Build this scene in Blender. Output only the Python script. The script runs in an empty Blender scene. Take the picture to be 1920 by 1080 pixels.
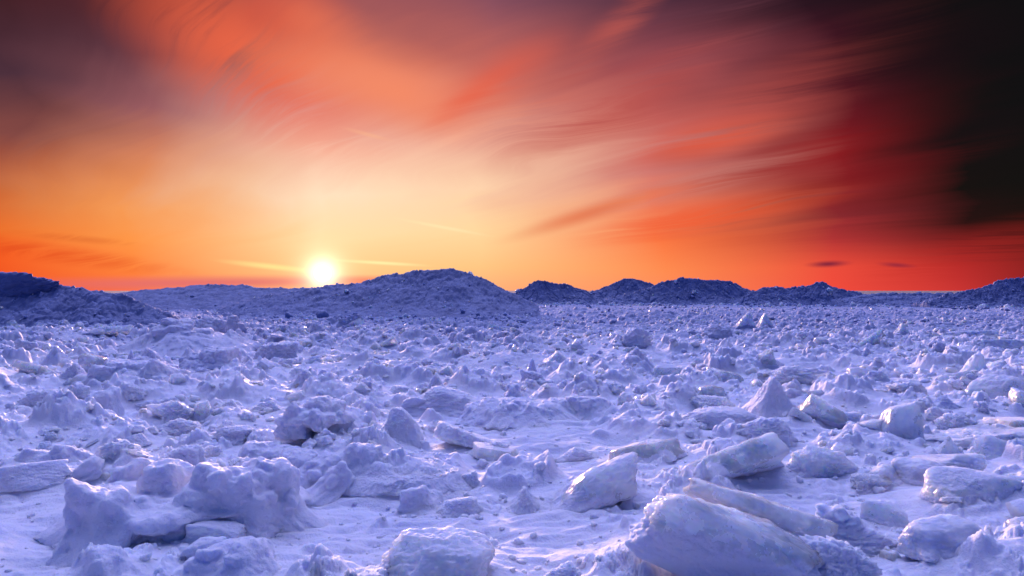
import bpy, math, random
import numpy as np

R = math.radians
scene = bpy.context.scene
COL = scene.collection

# ------------------------------------------------------------------ camera
FPX = 1280.0            # focal length in pixels of a 1920 wide frame (24 mm on 36 mm)
HORIZON = 545.0         # picture row of the true horizon
EYE = 1.4               # camera height above the snow field
cam_data = bpy.data.cameras.new('camera')
cam_data.lens = 24.0
cam_data.sensor_width = 36.0
cam_data.clip_start = 0.05
cam_data.clip_end = 20000.0
cam = bpy.data.objects.new('camera', cam_data)
COL.objects.link(cam)
cam.location = (0.0, 0.0, EYE)
cam.rotation_euler = (R(90.0) + math.atan((HORIZON - 540.0) / FPX), 0.0, 0.0)
scene.camera = cam

scene.view_settings.view_transform = 'Standard'
scene.view_settings.look = 'None'
scene.view_settings.exposure = 0.0
scene.view_settings.gamma = 1.0
scene.view_settings.use_curve_mapping = False
scene.cycles.max_bounces = 8
scene.cycles.diffuse_bounces = 3
scene.cycles.glossy_bounces = 3
scene.cycles.transmission_bounces = 6
scene.cycles.caustics_reflective = False
scene.cycles.caustics_refractive = False
scene.cycles.use_denoising = True

SUN_AZ = math.atan((605 - 960) / FPX)        # + is to the right of the view axis
SUN_EL = math.atan((HORIZON - 513) / math.hypot(FPX, 355))


def az_el(px, py):
    """direction of a picture point, as azimuth and elevation in radians"""
    a, b = (px - 960) / FPX, (HORIZON - py) / FPX
    return math.atan(a), math.atan(b / math.sqrt(1 + a * a))


def srgb(r, g, b):
    f = lambda c: c / 12.92 if c <= 0.04045 else ((c + 0.055) / 1.055) ** 2.4
    return (f(r / 255), f(g / 255), f(b / 255))


# ------------------------------------------------------------------ node helper
class Tree:
    """a little arithmetic on node sockets"""
    def __init__(self, nt):
        self.nt = nt

    def node(self, kind, **props):
        n = self.nt.nodes.new(kind)
        for k, v in props.items():
            setattr(n, k, v)
        return n

    def put(self, sock, v):
        if isinstance(v, bpy.types.NodeSocket):
            self.nt.links.new(v, sock)
        else:
            if sock.type == 'RGBA' and len(v) == 3:
                v = (*v, 1.0)
            sock.default_value = v

    def m(self, op, a, b=None, c=None, clamp=False):
        n = self.node('ShaderNodeMath', operation=op, use_clamp=clamp)
        self.put(n.inputs[0], a)
        if b is not None: self.put(n.inputs[1], b)
        if c is not None: self.put(n.inputs[2], c)
        return n.outputs[0]

    def add(self, a, b): return self.m('ADD', a, b)
    def sub(self, a, b): return self.m('SUBTRACT', a, b)
    def mul(self, a, b): return self.m('MULTIPLY', a, b)
    def mad(self, a, b, c): return self.m('MULTIPLY_ADD', a, b, c)

    def rng(self, v, a, b, lo=0.0, hi=1.0, smooth=True):
        n = self.node('ShaderNodeMapRange', interpolation_type='SMOOTHSTEP' if smooth else 'LINEAR')
        n.clamp = True
        self.put(n.inputs[0], v)
        for i, x in enumerate((a, b, lo, hi)):
            self.put(n.inputs[i + 1], x)
        return n.outputs[0]

    def mix(self, f, a, b, mode='MIX'):
        n = self.node('ShaderNodeMix', data_type='RGBA', blend_type=mode)
        self.put(n.inputs[0], f); self.put(n.inputs[6], a); self.put(n.inputs[7], b)
        return n.outputs[2]

    def xyz(self, x, y, z=0.0):
        n = self.node('ShaderNodeCombineXYZ')
        self.put(n.inputs[0], x); self.put(n.inputs[1], y); self.put(n.inputs[2], z)
        return n.outputs[0]

    def sep(self, v):
        n = self.node('ShaderNodeSeparateXYZ')
        self.put(n.inputs[0], v)
        return n.outputs

    def noise(self, vec, scale, detail=3.0, rough=0.5, dist=0.0, lac=2.0):
        n = self.node('ShaderNodeTexNoise', noise_dimensions='3D')
        self.put(n.inputs['Vector'], vec)
        n.inputs['Scale'].default_value = scale
        n.inputs['Detail'].default_value = detail
        n.inputs['Roughness'].default_value = rough
        n.inputs['Lacunarity'].default_value = lac
        n.inputs['Distortion'].default_value = dist
        return n.outputs[0]

    def ramp(self, f, stops):
        n = self.node('ShaderNodeValToRGB')
        e = n.color_ramp.elements
        n.color_ramp.interpolation = 'LINEAR'
        stops = sorted(stops)
        e[0].position = stops[0][0]; e[0].color = (*stops[0][1], 1)
        e[1].position = stops[-1][0]; e[1].color = (*stops[-1][1], 1)
        for p, c in stops[1:-1]:
            x = e.new(p); x.color = (*c, 1)
        self.put(n.inputs[0], f)
        return n.outputs[0]


# ------------------------------------------------------------------ sky and sun
world = bpy.data.worlds.new('World')
scene.world = world
world.use_nodes = True
world.node_tree.nodes.clear()
T = Tree(world.node_tree)
co = T.node('ShaderNodeTexCoord').outputs['Generated']
nrm = T.node('ShaderNodeVectorMath', operation='NORMALIZE')
T.put(nrm.inputs[0], co)
X, Y, Z = T.sep(nrm.outputs[0])
AZ = T.m('ARCTAN2', X, Y)
EL = T.m('ARCSINE', Z)

# cirrus sheet: direction projected on a flat layer, streaks run towards one vanishing point
zc = T.m('MAXIMUM', T.add(Z, 0.10), 0.03)
van = math.atan((-350 - 960) / FPX)
cv, sv = math.cos(van), math.sin(van)
px_ = T.m('DIVIDE', X, zc)
py_ = T.m('DIVIDE', Y, zc)
along = T.add(T.mul(px_, sv), T.mul(py_, cv))
across = T.sub(T.mul(px_, cv), T.mul(py_, sv))
bend = T.noise(T.xyz(T.mul(along, 0.33), T.mul(across, 0.4), 3.1), 1.0, 3.0)
across_b = T.mad(bend, 1.7, across)
streak = T.noise(T.xyz(T.mul(along, 0.22), T.mul(across_b, 1.5), 0.0), 1.0, 5.0, 0.55)
fine = T.noise(T.xyz(T.mul(along, 0.55), T.mul(across_b, 5.0), 5.0), 1.0, 6.0, 0.65, 0.8)
soft = T.noise(T.xyz(T.mul(AZ, 3.0), T.mul(EL, 6.0), 9.0), 1.0, 3.0, 0.5)

# warped lookup so that the colour fields have ragged, streaked borders
EW = T.add(EL, T.add(T.mul(T.sub(streak, 0.5), 0.09), T.mul(T.sub(fine, 0.5), 0.025)))
EW = T.mix(T.rng(EL, 0.03, 0.16), EL, EW)
EW = T.sep(EW)[0]
AW = T.add(AZ, T.add(T.mul(T.sub(soft, 0.5), 0.22), T.mul(T.sub(streak, 0.5), 0.14)))
AW = T.sep(T.mix(T.rng(EL, 0.02, 0.15), AZ, AW))[0]
TE = T.rng(EW, R(-2), R(24), smooth=False)


def tpos(px, py):
    return min(1.0, max(0.0, (az_el(px, py)[1] + R(2)) / R(26)))


COLS = [
    (0,    [(548, 240, 82, 48), (505, 243, 88, 36), (470, 246, 92, 34), (430, 236, 108, 40), (350, 192, 92, 50), (250, 130, 70, 66), (140, 74, 44, 58), (0, 66, 30, 38)]),
    (250,  [(548, 250, 110, 72), (510, 252, 128, 60), (450, 253, 148, 70), (390, 244, 152, 84), (300, 214, 130, 94), (200, 152, 90, 96), (100, 100, 56, 68), (0, 98, 36, 46)]),
    (590,  [(548, 252, 176, 120), (500, 255, 204, 140), (440, 255, 220, 166), (370, 255, 224, 190), (280, 248, 186, 162), (200, 218, 148, 142), (110, 220, 116, 92), (0, 176, 92, 86)]),
    (900,  [(548, 254, 174, 122), (500, 255, 198, 132), (430, 255, 216, 160), (350, 254, 212, 174), (270, 240, 178, 154), (200, 214, 120, 104), (100, 186, 98, 92), (0, 134, 78, 94)]),
    (1250, [(548, 254, 140, 92), (505, 254, 138, 80), (450, 250, 118, 66), (390, 238, 120, 86), (310, 210, 124, 116), (230, 196, 96, 90), (120, 150, 72, 80), (0, 82, 46, 64)]),
    (1560, [(548, 242, 76, 62), (500, 236, 76, 60), (450, 178, 50, 52), (400, 132, 36, 44), (320, 140, 30, 36), (240, 106, 20, 32), (130, 74, 18, 34), (0, 40, 16, 28)]),
    (1800, [(548, 204, 54, 52), (500, 194, 46, 46), (455, 120, 26, 32), (410, 40, 10, 16), (330, 18, 8, 10), (200, 12, 9, 11), (0, 11, 11, 12)]),
    (1960, [(548, 150, 34, 40), (500, 150, 34, 36), (450, 110, 22, 26), (410, 44, 10, 14), (370, 16, 12, 12), (200, 12, 13, 13), (0, 12, 14, 14)]),
]
sky = None
prev = None
for px, stops in COLS:
    c = T.ramp(TE, [(tpos(px, y), srgb(r, g, b)) for y, r, g, b in stops])
    a = az_el(px, 500)[0]
    if sky is None:
        sky = c
    else:
        sky = T.mix(T.rng(AW, prev, a, smooth=False), sky, c)
    prev = a


def blob(px, py, length, width, angle, color, amount, tex=None, lo=0.35, hi=0.65):
    """a patch of cloud: an elongated soft spot of the sky, broken up by a cirrus pattern"""
    global sky
    a0, e0 = az_el(px, py)
    ca, sa = math.cos(R(angle)), math.sin(R(angle))
    da, de = T.sub(AZ, a0), T.sub(EL, e0)
    u = T.add(T.mul(da, ca * FPX / length), T.mul(de, sa * FPX / length))
    v = T.add(T.mul(da, -sa * FPX / width), T.mul(de, ca * FPX / width))
    d = T.m('SQRT', T.add(T.mul(u, u), T.mul(v, v)))
    g = T.rng(d, 1.0, 0.0, 0.0, amount)
    if tex is not None:
        g = T.mul(g, T.rng(tex, lo, hi))
    sky = T.mix(g, sky, srgb(*color))


blob(470, 110, 330, 150, -28, (236, 100, 68), 0.9, fine, 0.25, 0.6)
blob(540, 30, 200, 100, -20, (206, 72, 54), 0.7, streak, 0.35, 0.6)
blob(740, 170, 330, 100, -14, (244, 138, 102), 0.95, soft, 0.2, 0.5)
blob(760, 70, 200, 70, -10, (150, 86, 92), 0.5, soft, 0.3, 0.6)
blob(1000, 225, 260, 60, 14, (206, 140, 134), 0.6, fine, 0.3, 0.6)
blob(935, 150, 200, 62, 29, (222, 92, 72), 0.6, fine, 0.15, 0.6)
blob(885, 178, 130, 30, 33, (236, 92, 62), 0.45)
blob(1130, 80, 200, 50, 40, (190, 84, 76), 0.5, fine, 0.3, 0.65)
blob(1160, 190, 320, 80, 24, (206, 84, 70), 0.75, fine, 0.35, 0.62)
blob(1330, 262, 190, 44, 8, (226, 88, 58), 0.85, fine, 0.3, 0.6)
blob(1570, 262, 330, 60, 14, (150, 22, 28), 0.8, streak, 0.3, 0.6)
blob(1110, 398, 210, 22, 17, (226, 110, 70), 0.75)
blob(1330, 405, 300, 40, 9, (242, 92, 52), 0.8, fine, 0.3, 0.55)
blob(1300, 345, 300, 30, 12, (206, 134, 124), 0.6, fine, 0.35, 0.6)
blob(1620, 330, 300, 34, 12, (122, 18, 28), 0.7, fine, 0.3, 0.6)
blob(1840, 470, 210, 52, 13, (190, 42, 40), 0.6, fine, 0.3, 0.6)
blob(60, 470, 280, 22, -8, (226, 74, 30), 0.7, fine, 0.3, 0.6)
blob(140, 447, 120, 9, -4, (206, 84, 38), 0.4, fine, 0.3, 0.6)
blob(1553, 495, 44, 8, 2, (128, 34, 60), 0.95, soft, 0.2, 0.4)
blob(1682, 497, 36, 6, -6, (150, 40, 60), 0.85, soft, 0.2, 0.4)
blob(830, 426, 110, 5, -10, (255, 230, 176), 0.8)
blob(715, 493, 110, 5, -3, (255, 240, 170), 0.9)
blob(510, 500, 110, 8, -6, (255, 236, 150), 0.7)
blob(690, 252, 60, 6, -12, (250, 180, 140), 0.5)
blob(588, 375, 34, 110, 0, (255, 236, 200), 0.12)
blob(1230, 130, 420, 120, 27, (128, 70, 84), 0.40, fine, 0.36, 0.66)
blob(1400, 205, 420, 90, 20, (204, 86, 76), 0.40, fine, 0.36, 0.66)
blob(1180, 30, 260, 40, 40, (196, 92, 82), 0.35, fine, 0.3, 0.6)
blob(640, 60, 260, 60, -18, (244, 128, 92), 0.5, streak, 0.42, 0.62)
blob(400, 530, 420, 17, 1, (222, 108, 112), 0.9)
blob(690, 527, 110, 14, 0, (236, 122, 96), 0.8)

blob(1960, 150, 420, 330, -60, (10, 10, 12), 0.97, soft, 0.05, 0.25)
blob(1760, 130, 260, 200, -60, (26, 8, 16), 0.6, streak, 0.3, 0.6)

# glow and disc of the sun
sd = (math.sin(SUN_AZ) * math.cos(SUN_EL), math.cos(SUN_AZ) * math.cos(SUN_EL), math.sin(SUN_EL))
dot = T.node('ShaderNodeVectorMath', operation='DOT_PRODUCT')
T.put(dot.inputs[0], nrm.outputs[0]); T.put(dot.inputs[1], sd)
ang = T.m('ARCCOSINE', T.m('MINIMUM', dot.outputs['Value'], 1.0))
g1 = T.mul(T.m('POWER', 2.718, T.mul(ang, -1 / 0.011)), 4.0)
g2 = T.mul(T.m('POWER', 2.718, T.mul(ang, -1 / 0.07)), 0.07)
disc = T.rng(ang, 0.013, 0.006, 0.0, 5.0)
sky = T.mix(1.0, sky, T.mix(T.m('MINIMUM', g1, 4.0), (0, 0, 0), (1.0, 0.86, 0.66)), 'ADD')
sky = T.mix(1.0, sky, T.mix(g2, (0, 0, 0), (1.0, 0.75, 0.55)), 'ADD')
sky = T.mix(1.0, sky, T.mix(1.0, (1.0, 0.9, 0.7), T.xyz(disc, disc, disc), 'MULTIPLY'), 'ADD')

# rest of the dome, unseen: dark blue, bright lobe added to light the snow
lean = T.node('ShaderNodeVectorMath', operation='DOT_PRODUCT')
T.put(lean.inputs[0], nrm.outputs[0]); T.put(lean.inputs[1], (-0.08, 0.76, 0.645))
UP = T.rng(lean.outputs['Value'], 0.42, 1.0)
FILL_DOME = T.mix(UP, (0.012, 0.055, 0.27), (2.2, 2.25, 4.35))
back = T.rng(T.m('ABSOLUTE', AZ), R(50), R(100))
high = T.rng(EL, R(26), R(44))
sky = T.mix(T.m('MAXIMUM', back, high), sky, FILL_DOME)
sky = T.mix(T.rng(EL, R(-0.3), R(-3)), sky, (0.10, 0.12, 0.30))

nish = T.node('ShaderNodeTexSky', sky_type='NISHITA')
nish.sun_disc = False
nish.sun_elevation = SUN_EL
nish.sun_rotation = SUN_AZ
bg1 = T.node('ShaderNodeBackground'); T.put(bg1.inputs[0], nish.outputs[0]); bg1.inputs[1].default_value = 0.002
bg2 = T.node('ShaderNodeBackground'); T.put(bg2.inputs[0], sky); bg2.inputs[1].default_value = 1.0
addsh = T.node('ShaderNodeAddShader')
world.node_tree.links.new(bg1.outputs[0], addsh.inputs[0])
world.node_tree.links.new(bg2.outputs[0], addsh.inputs[1])
out = T.node('ShaderNodeOutputWorld')
world.node_tree.links.new(addsh.outputs[0], out.inputs[0])
world.cycles.sampling_method = 'MANUAL'
world.cycles.sample_map_resolution = 512

sun_data = bpy.data.lights.new('sun', 'SUN')
sun_data.energy = 5.0
sun_data.angle = R(5.0)          # low sun spread by thin cloud
sun_data.color = (1.0, 0.62, 0.52)
sun = bpy.data.objects.new('sun', sun_data)
COL.objects.link(sun)
sun.location = (-30, 80, 20)
from mathutils import Vector
LAMP_EL = R(8.0)
sun.rotation_euler = Vector((math.sin(SUN_AZ) * math.cos(LAMP_EL), math.cos(SUN_AZ) * math.cos(LAMP_EL), math.sin(LAMP_EL))).to_track_quat('Z', 'Y').to_euler()

# ------------------------------------------------------------------ numpy noise
_rng = np.random.default_rng(7)
_PERM = _rng.permutation(1024).astype(np.int32)
_G3 = _rng.normal(size=(1024, 3)).astype(np.float32)
_G3 /= np.linalg.norm(_G3, axis=1)[:, None]


def _h(*ks):
    v = _PERM[ks[0] & 1023]
    for k in ks[1:]:
        v = _PERM[(v + k) & 1023]
    return v


def noise2(x, y, seed=0):
    x = np.asarray(x, np.float32); y = np.asarray(y, np.float32)
    xi = np.floor(x).astype(np.int32); yi = np.floor(y).astype(np.int32)
    fx = x - xi; fy = y - yi
    ux = fx * fx * fx * (fx * (fx * 6 - 15) + 10); uy = fy * fy * fy * (fy * (fy * 6 - 15) + 10)

    def g(i, j):
        v = _G3[_h(xi + i, yi + j, np.int32(seed))]
        return (v[..., 0] * (fx - i) + v[..., 1] * (fy - j)) * 1.5
    a = g(0, 0); b = g(1, 0); c = g(0, 1); d = g(1, 1)
    a = a + (b - a) * ux; c = c + (d - c) * ux
    return a + (c - a) * uy


def noise3(p, seed=0):
    p = np.asarray(p, np.float32)
    i0 = np.floor(p).astype(np.int32)
    f = p - i0
    u = f * f * f * (f * (f * 6 - 15) + 10)
    r = 0
    for i in (0, 1):
        for j in (0, 1):
            for k in (0, 1):
                v = _G3[_h(i0[:, 0] + i, i0[:, 1] + j, i0[:, 2] + k, np.int32(seed))]
                d = v[:, 0] * (f[:, 0] - i) + v[:, 1] * (f[:, 1] - j) + v[:, 2] * (f[:, 2] - k)
                w = (u[:, 0] if i else 1 - u[:, 0]) * (u[:, 1] if j else 1 - u[:, 1]) * (u[:, 2] if k else 1 - u[:, 2])
                r = r + d * w
    return r * 1.5


def fbm2(x, y, octs=4, seed=0, gain=0.5):
    r = 0; a = 1.0
    for o in range(octs):
        r = r + a * noise2(x, y, seed + o * 17)
        x = x * 2.03 + 1.7; y = y * 2.03 + 9.2; a *= gain
    return r


def fbm3(p, octs=4, seed=0, gain=0.5):
    r = 0; a = 1.0
    for o in range(octs):
        r = r + a * noise3(p, seed + o * 17)
        p = p * 2.03 + 3.7; a *= gain
    return r


def plates2(x, y, seed=0):
    """broken plates: every cell of a jittered grid is one tilted flat piece; 0..1 with cracks between"""
    xi = np.floor(x).astype(np.int32); yi = np.floor(y).astype(np.int32)
    b1 = np.full(x.shape, 9.0, np.float32); b2 = b1.copy(); hh = np.zeros(x.shape, np.float32)
    for i in (-1, 0, 1):
        for j in (-1, 0, 1):
            k = _h(xi + i, yi + j, np.int32(seed))
            g = _G3[k]
            dx = x - (xi + i + 0.5 + 0.45 * g[..., 0]); dy = y - (yi + j + 0.5 + 0.45 * g[..., 1])
            d = dx * dx + dy * dy
            val = (k % 101) / 101.0 + 0.55 * (g[..., 2] * dx + g[..., 0] * dy)
            near = d < b1
            b2 = np.where(near, b1, np.minimum(b2, d))
            hh = np.where(near, val, hh)
            b1 = np.where(near, d, b1)
    edge = np.clip((np.sqrt(b2) - np.sqrt(b1)) / 0.22, 0, 1)
    return hh * (edge * edge * (3 - 2 * edge))


# ------------------------------------------------------------------ meshes
def grid_mesh(name, verts, nr, nc, wrap=False):
    idx = np.arange(nr * nc, dtype=np.int32).reshape(nr, nc)
    if wrap:
        idx = np.concatenate([idx, idx[:, :1]], 1)
    q = np.stack([idx[:-1, :-1], idx[:-1, 1:], idx[1:, 1:], idx[1:, :-1]], -1).reshape(-1, 4)
    return poly_mesh(name, verts, q)


def poly_mesh(name, verts, faces):
    k = faces.shape[1]
    me = bpy.data.meshes.new(name)
    me.vertices.add(len(verts))
    me.vertices.foreach_set('co', np.ascontiguousarray(verts, np.float32).ravel())
    me.loops.add(faces.size)
    me.loops.foreach_set('vertex_index', np.ascontiguousarray(faces, np.int32).ravel())
    me.polygons.add(len(faces))
    me.polygons.foreach_set('loop_start', np.arange(0, faces.size, k, dtype=np.int32))
    me.polygons.foreach_set('use_smooth', np.ones(len(faces), bool))
    me.update(calc_edges=True)
    return me


def ico(level):
    import bmesh
    bm = bmesh.new()
    bmesh.ops.create_icosphere(bm, subdivisions=level, radius=1.0)
    v = np.array([x.co[:] for x in bm.verts], np.float32)
    f = np.array([[w.index for w in x.verts] for x in bm.faces], np.int32)
    bm.free()
    return v / np.linalg.norm(v, axis=1)[:, None], f


ICO = {k: ico(k) for k in (3, 4, 5, 6)}


def rot(ax, ay, az):
    cx, sx, cy, sy, cz, sz = math.cos(ax), math.sin(ax), math.cos(ay), math.sin(ay), math.cos(az), math.sin(az)
    Rx = np.array([[1, 0, 0], [0, cx, -sx], [0, sx, cx]])
    Ry = np.array([[cy, 0, sy], [0, 1, 0], [-sy, 0, cy]])
    Rz = np.array([[cz, -sz, 0], [sz, cz, 0], [0, 0, 1]])
    return Rz @ Ry @ Rx


def planes_for(shape, rg):
    """face planes (normal, distance) of a broken piece of ice; y is depth, z up"""
    J = lambda s: rg.normal(size=3) * s
    P = []

    def add(n, d):
        n = np.array(n, float); P.append((n / np.linalg.norm(n), d))
    if shape == 'block':
        for ax in range(3):
            for s in (-1, 1):
                n = np.zeros(3); n[ax] = s
                add(n + J(0.16), 1.0)
        for _ in range(5): add(J(1), 1.12 + 0.25 * rg.random())
    elif shape == 'slab':
        for ax, d in ((0, 1.0), (1, 0.62), (2, 0.24)):
            for s in (-1, 1):
                n = np.zeros(3); n[ax] = s
                add(n + J(0.07), d)
        for _ in range(5):
            n = J(1); n[2] *= 0.15
            add(n, 0.72 + 0.3 * rg.random())
    elif shape == 'dome':
        for _ in range(26): add(J(1), 0.95 + 0.22 * rg.random())
        add((0.2, 0, 1), 0.9)
    elif shape == 'lump':
        for _ in range(15): add(J(1), 0.75 + 0.5 * rg.random())
        add((0, -1, 0.15), 0.85)
    elif shape == 'fin':            # a leaning blade with its point to one side
        add((-1, 0, 0.28), 0.62); add((0.75, 0, 0.62), 0.62)
        add((0, -1, 0.18), 0.42); add((0, 1, 0.2), 0.42)
        add((0, 0, -1), 1.0); add((1, 0, -0.1), 1.0)
        for _ in range(2): add(J(0.5) + np.array([0.4, 0, 0.8]), 0.8)
    elif shape == 'spike':
        for k in range(5):
            a = k * 1.2566 + rg.random() * 0.7
            add((math.cos(a), math.sin(a), 0.30), 0.40 + 0.1 * rg.random())
        add((0, 0, -1), 1.0)
        add(J(0.3) + np.array([0, 0, 1]), 1.2)
    elif shape == 'wedge':          # a pyramid with a sharp ridge
        add((-0.75, 0, 0.75), 0.62); add((0.7, 0, 0.72), 0.60)
        add((0, -0.85, 0.5), 0.66); add((0, 0.9, 0.5), 0.66); add((0, 0, -1), 0.8)
        for _ in range(3): add(J(1), 1.0 + 0.2 * rg.random())
    return P


def piece(shape, seed, level=4, power=14.0, rough=0.05, size=2.2, tilt=(0, 0, 0), grain=0.012, stretch=None):
    """one broken piece: verts inside the box -1..1 (fitted), faces"""
    rg = np.random.default_rng(seed)
    d, f = ICO[level]
    acc = np.zeros(len(d))
    for n, dist in planes_for(shape, rg):
        acc += (np.maximum(d @ n, 0) / dist) ** power
    r = np.maximum(acc, 1e-9) ** (-1.0 / power)
    r = np.minimum(r, 2.2)
    v = d * r[:, None]
    o = rg.random(3) * 40
    w = fbm3(v * size * 0.6 + o, 3, seed)
    v = v * (1 + rough * 1.6 * w)[:, None]
    v = v + d * (rough * 0.9 * fbm3(v * size * 1.9 + o, 3, seed + 5, 0.55))[:, None]
    if grain:
        v = v + d * (grain * fbm3(v * size * 6.5 + o, 2, seed + 9))[:, None]
    if stretch is not None:
        v = v * np.array(stretch)
    v = v @ rot(*[R(t) for t in tilt]).T
    lo, hi = v.min(0), v.max(0)
    return ((v - (lo + hi) / 2) / ((hi - lo) / 2)), f


def at(px, py, z=0.0):
    """the point of the level z that the photograph shows at px, py"""
    y = (EYE - z) * FPX / max(py - HORIZON, 1.0)
    return (px - 960) / FPX * y, y


def tag(o, label=None, cat=None, group=None, kind=None):
    if label: o['label'] = label
    if cat: o['category'] = cat
    if group: o['group'] = group
    if kind: o['kind'] = kind
    return o


def link(name, me, mat=None, parent=None):
    if mat is not None and not me.materials:
        me.materials.append(mat)
    o = bpy.data.objects.new(name, me)
    COL.objects.link(o)
    if parent is not None:
        o.parent = parent
    return o


# ------------------------------------------------------------------ materials
def new_mat(name):
    m = bpy.data.materials.new(name)
    m.use_nodes = True
    m.node_tree.nodes.clear()
    t = Tree(m.node_tree)
    o = t.node('ShaderNodeOutputMaterial')
    return m, t, o


def principled(t, color, rough, **kw):
    b = t.node('ShaderNodeBsdfPrincipled')
    t.put(b.inputs['Base Color'], color)
    t.put(b.inputs['Roughness'], rough)
    for k, v in kw.items():
        t.put(b.inputs[k.replace('_', ' ')], v)
    return b


def bump(t, height, strength, dist):
    b = t.node('ShaderNodeBump')
    b.inputs['Strength'].default_value = strength
    b.inputs['Distance'].default_value = dist
    t.put(b.inputs['Height'], height)
    return b.outputs[0]


SNOW = (0.75, 0.77, 0.87)


def snow_shader(t, pos, gritty=1.0, tone=SNOW, tone2=(0.68, 0.72, 0.86), shade_amount=0.95):
    n1 = t.noise(pos, 9.0, 4.0, 0.6)
    n2 = t.noise(pos, 70.0, 4.0, 0.65)
    n3 = t.noise(pos, 1.3, 3.0, 0.5)
    col = t.mix(t.rng(n3, 0.35, 0.7), tone, tone2)
    # darker with distance: shade of the far field put into the colour
    far_shade = t.m('MULTIPLY', t.rng(t.mad(n3, 14.0, t.sep(pos)[1]), 11.0, 40.0), shade_amount)
    col = t.mix(far_shade, col, (0.22, 0.27, 0.47))
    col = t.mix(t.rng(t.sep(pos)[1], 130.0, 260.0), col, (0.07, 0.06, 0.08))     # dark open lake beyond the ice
    h = t.add(t.mul(n1, 0.7), t.mul(n2, 0.35 * gritty))
    b = principled(t, col, 0.62, Specular_IOR_Level=0.3, Subsurface_Weight=0.6,
                   Subsurface_Radius=(0.35, 0.5, 0.9), Subsurface_Scale=0.07, Sheen_Weight=0.08, Sheen_Roughness=0.4,
                   Normal=bump(t, h, 0.7, 0.05))
    return b


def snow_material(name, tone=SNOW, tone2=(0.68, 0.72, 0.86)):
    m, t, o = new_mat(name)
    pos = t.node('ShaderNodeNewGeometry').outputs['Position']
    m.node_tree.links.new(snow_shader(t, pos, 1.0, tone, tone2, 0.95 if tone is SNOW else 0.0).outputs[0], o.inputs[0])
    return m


def ice_material(name, clear=0.45, snow_lo=0.55, snow_hi=0.85, tint=(0.78, 0.86, 0.94), rough=0.22, stria=0.5, f0=0.30, f1=0.72):
    """glassy ice with frost, cracks and bubbles, and snow caught where it faces up"""
    m, t, o = new_mat(name)
    geo = t.node('ShaderNodeNewGeometry')
    pos = t.node('ShaderNodeTexCoord').outputs['Object']
    wpos = geo.outputs['Position']
    wav = t.noise(wpos, 7.0, 5.0, 0.62, 1.2)
    cr = t.node('ShaderNodeTexVoronoi', feature='DISTANCE_TO_EDGE')
    t.put(cr.inputs['Vector'], t.xyz(*[t.mad(wav, 0.12, c) for c in t.sep(wpos)]))
    cr.inputs['Scale'].default_value = 5.5
    crack = t.mul(t.rng(cr.outputs[0], 0.02, 0.0), t.rng(t.noise(wpos, 2.3, 3.0), 0.55, 0.7))
    sx, sy, sz = t.sep(wpos)
    st = t.noise(t.xyz(t.mul(sx, 22.0), t.mul(sy, 22.0), t.mul(sz, 5.0)), 1.0, 4.0, 0.6)
    frost = t.rng(t.noise(wpos, 4.0, 5.0, 0.6), f0, f1)
    band = t.noise(t.xyz(t.mul(sx, 3.0), t.mul(sy, 3.0), t.mad(sx, 3.0, t.mul(sz, 9.0))), 1.0, 4.0, 0.6, 0.6)
    deep = t.mul(t.rng(band, 0.38, 0.75), t.rng(st, 0.25, 0.7))
    col = t.mix(deep, tint, tuple(c * k for c, k in zip(tint, (0.62, 0.69, 0.86))))
    col = t.mix(frost, col, (0.87, 0.90, 1.0))
    col = t.mix(t.mul(crack, t.mul(t.sub(1.0, frost), 0.25)), col, (0.92, 0.95, 0.98))
    h = t.add(t.mul(wav, 0.5 * stria), t.add(t.mul(st, 0.22 * stria), t.mul(crack, -0.08)))
    tr = t.mul(t.sub(1.0, t.mul(frost, 0.8)), clear)
    tr = t.mul(tr, t.sub(1.0, t.mul(crack, 0.7)))
    ice = principled(t, col, t.mad(frost, 0.28, rough), Specular_IOR_Level=0.5, IOR=1.31,
                     Transmission_Weight=tr, Subsurface_Weight=1.0, Subsurface_Radius=(0.45, 0.60, 1.0), Coat_Weight=0.35, Coat_Roughness=0.08,
                     Subsurface_Scale=0.20, Normal=bump(t, h, 0.4, 0.04))
    nz = t.sep(geo.outputs['Normal'])[2]
    cover = t.add(nz, t.mul(t.sub(t.noise(wpos, 6.0, 5.0, 0.65), 0.5), 1.3))
    cover = t.rng(cover, snow_lo, snow_hi)
    drift = t.node('ShaderNodeAttribute', attribute_name='drift').outputs['Fac']
    drift = t.add(drift, t.mul(t.sub(t.noise(wpos, 9.0, 4.0, 0.6), 0.5), 0.8))
    cover = t.m('MAXIMUM', cover, t.rng(drift, 0.45, 0.6))
    mx = t.node('ShaderNodeMixShader')
    t.put(mx.inputs[0], cover)
    m.node_tree.links.new(ice.outputs[0], mx.inputs[1])
    m.node_tree.links.new(snow_shader(t, wpos).outputs[0], mx.inputs[2])
    m.node_tree.links.new(mx.outputs[0], o.inputs[0])
    return m


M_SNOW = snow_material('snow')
M_HILL = snow_material('dirty_shaded_snow', (0.14, 0.19, 0.38), (0.08, 0.12, 0.28))  # dirty ice tone, darkened further: slope shade put into the colour
M_ICE = ice_material('clear_ice', 0.55, 0.95, 1.3, (0.84, 0.89, 1.0), 0.14, 0.5, 0.36, 0.74)
M_FROST = ice_material('frosted_ice', 0.4, 0.55, 0.95, (0.80, 0.85, 0.99), 0.22)
M_DUST = ice_material('snow_covered_ice', 0.12, -0.25, 0.25)
M_DARK = ice_material('dark_lake_ice', 0.25, 0.75, 1.2, (0.55, 0.58, 0.66), 0.3, 0.9)
MATS = {'snow': M_SNOW, 'ice': M_ICE, 'frost': M_FROST, 'dust': M_DUST, 'dark': M_DARK}

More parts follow.
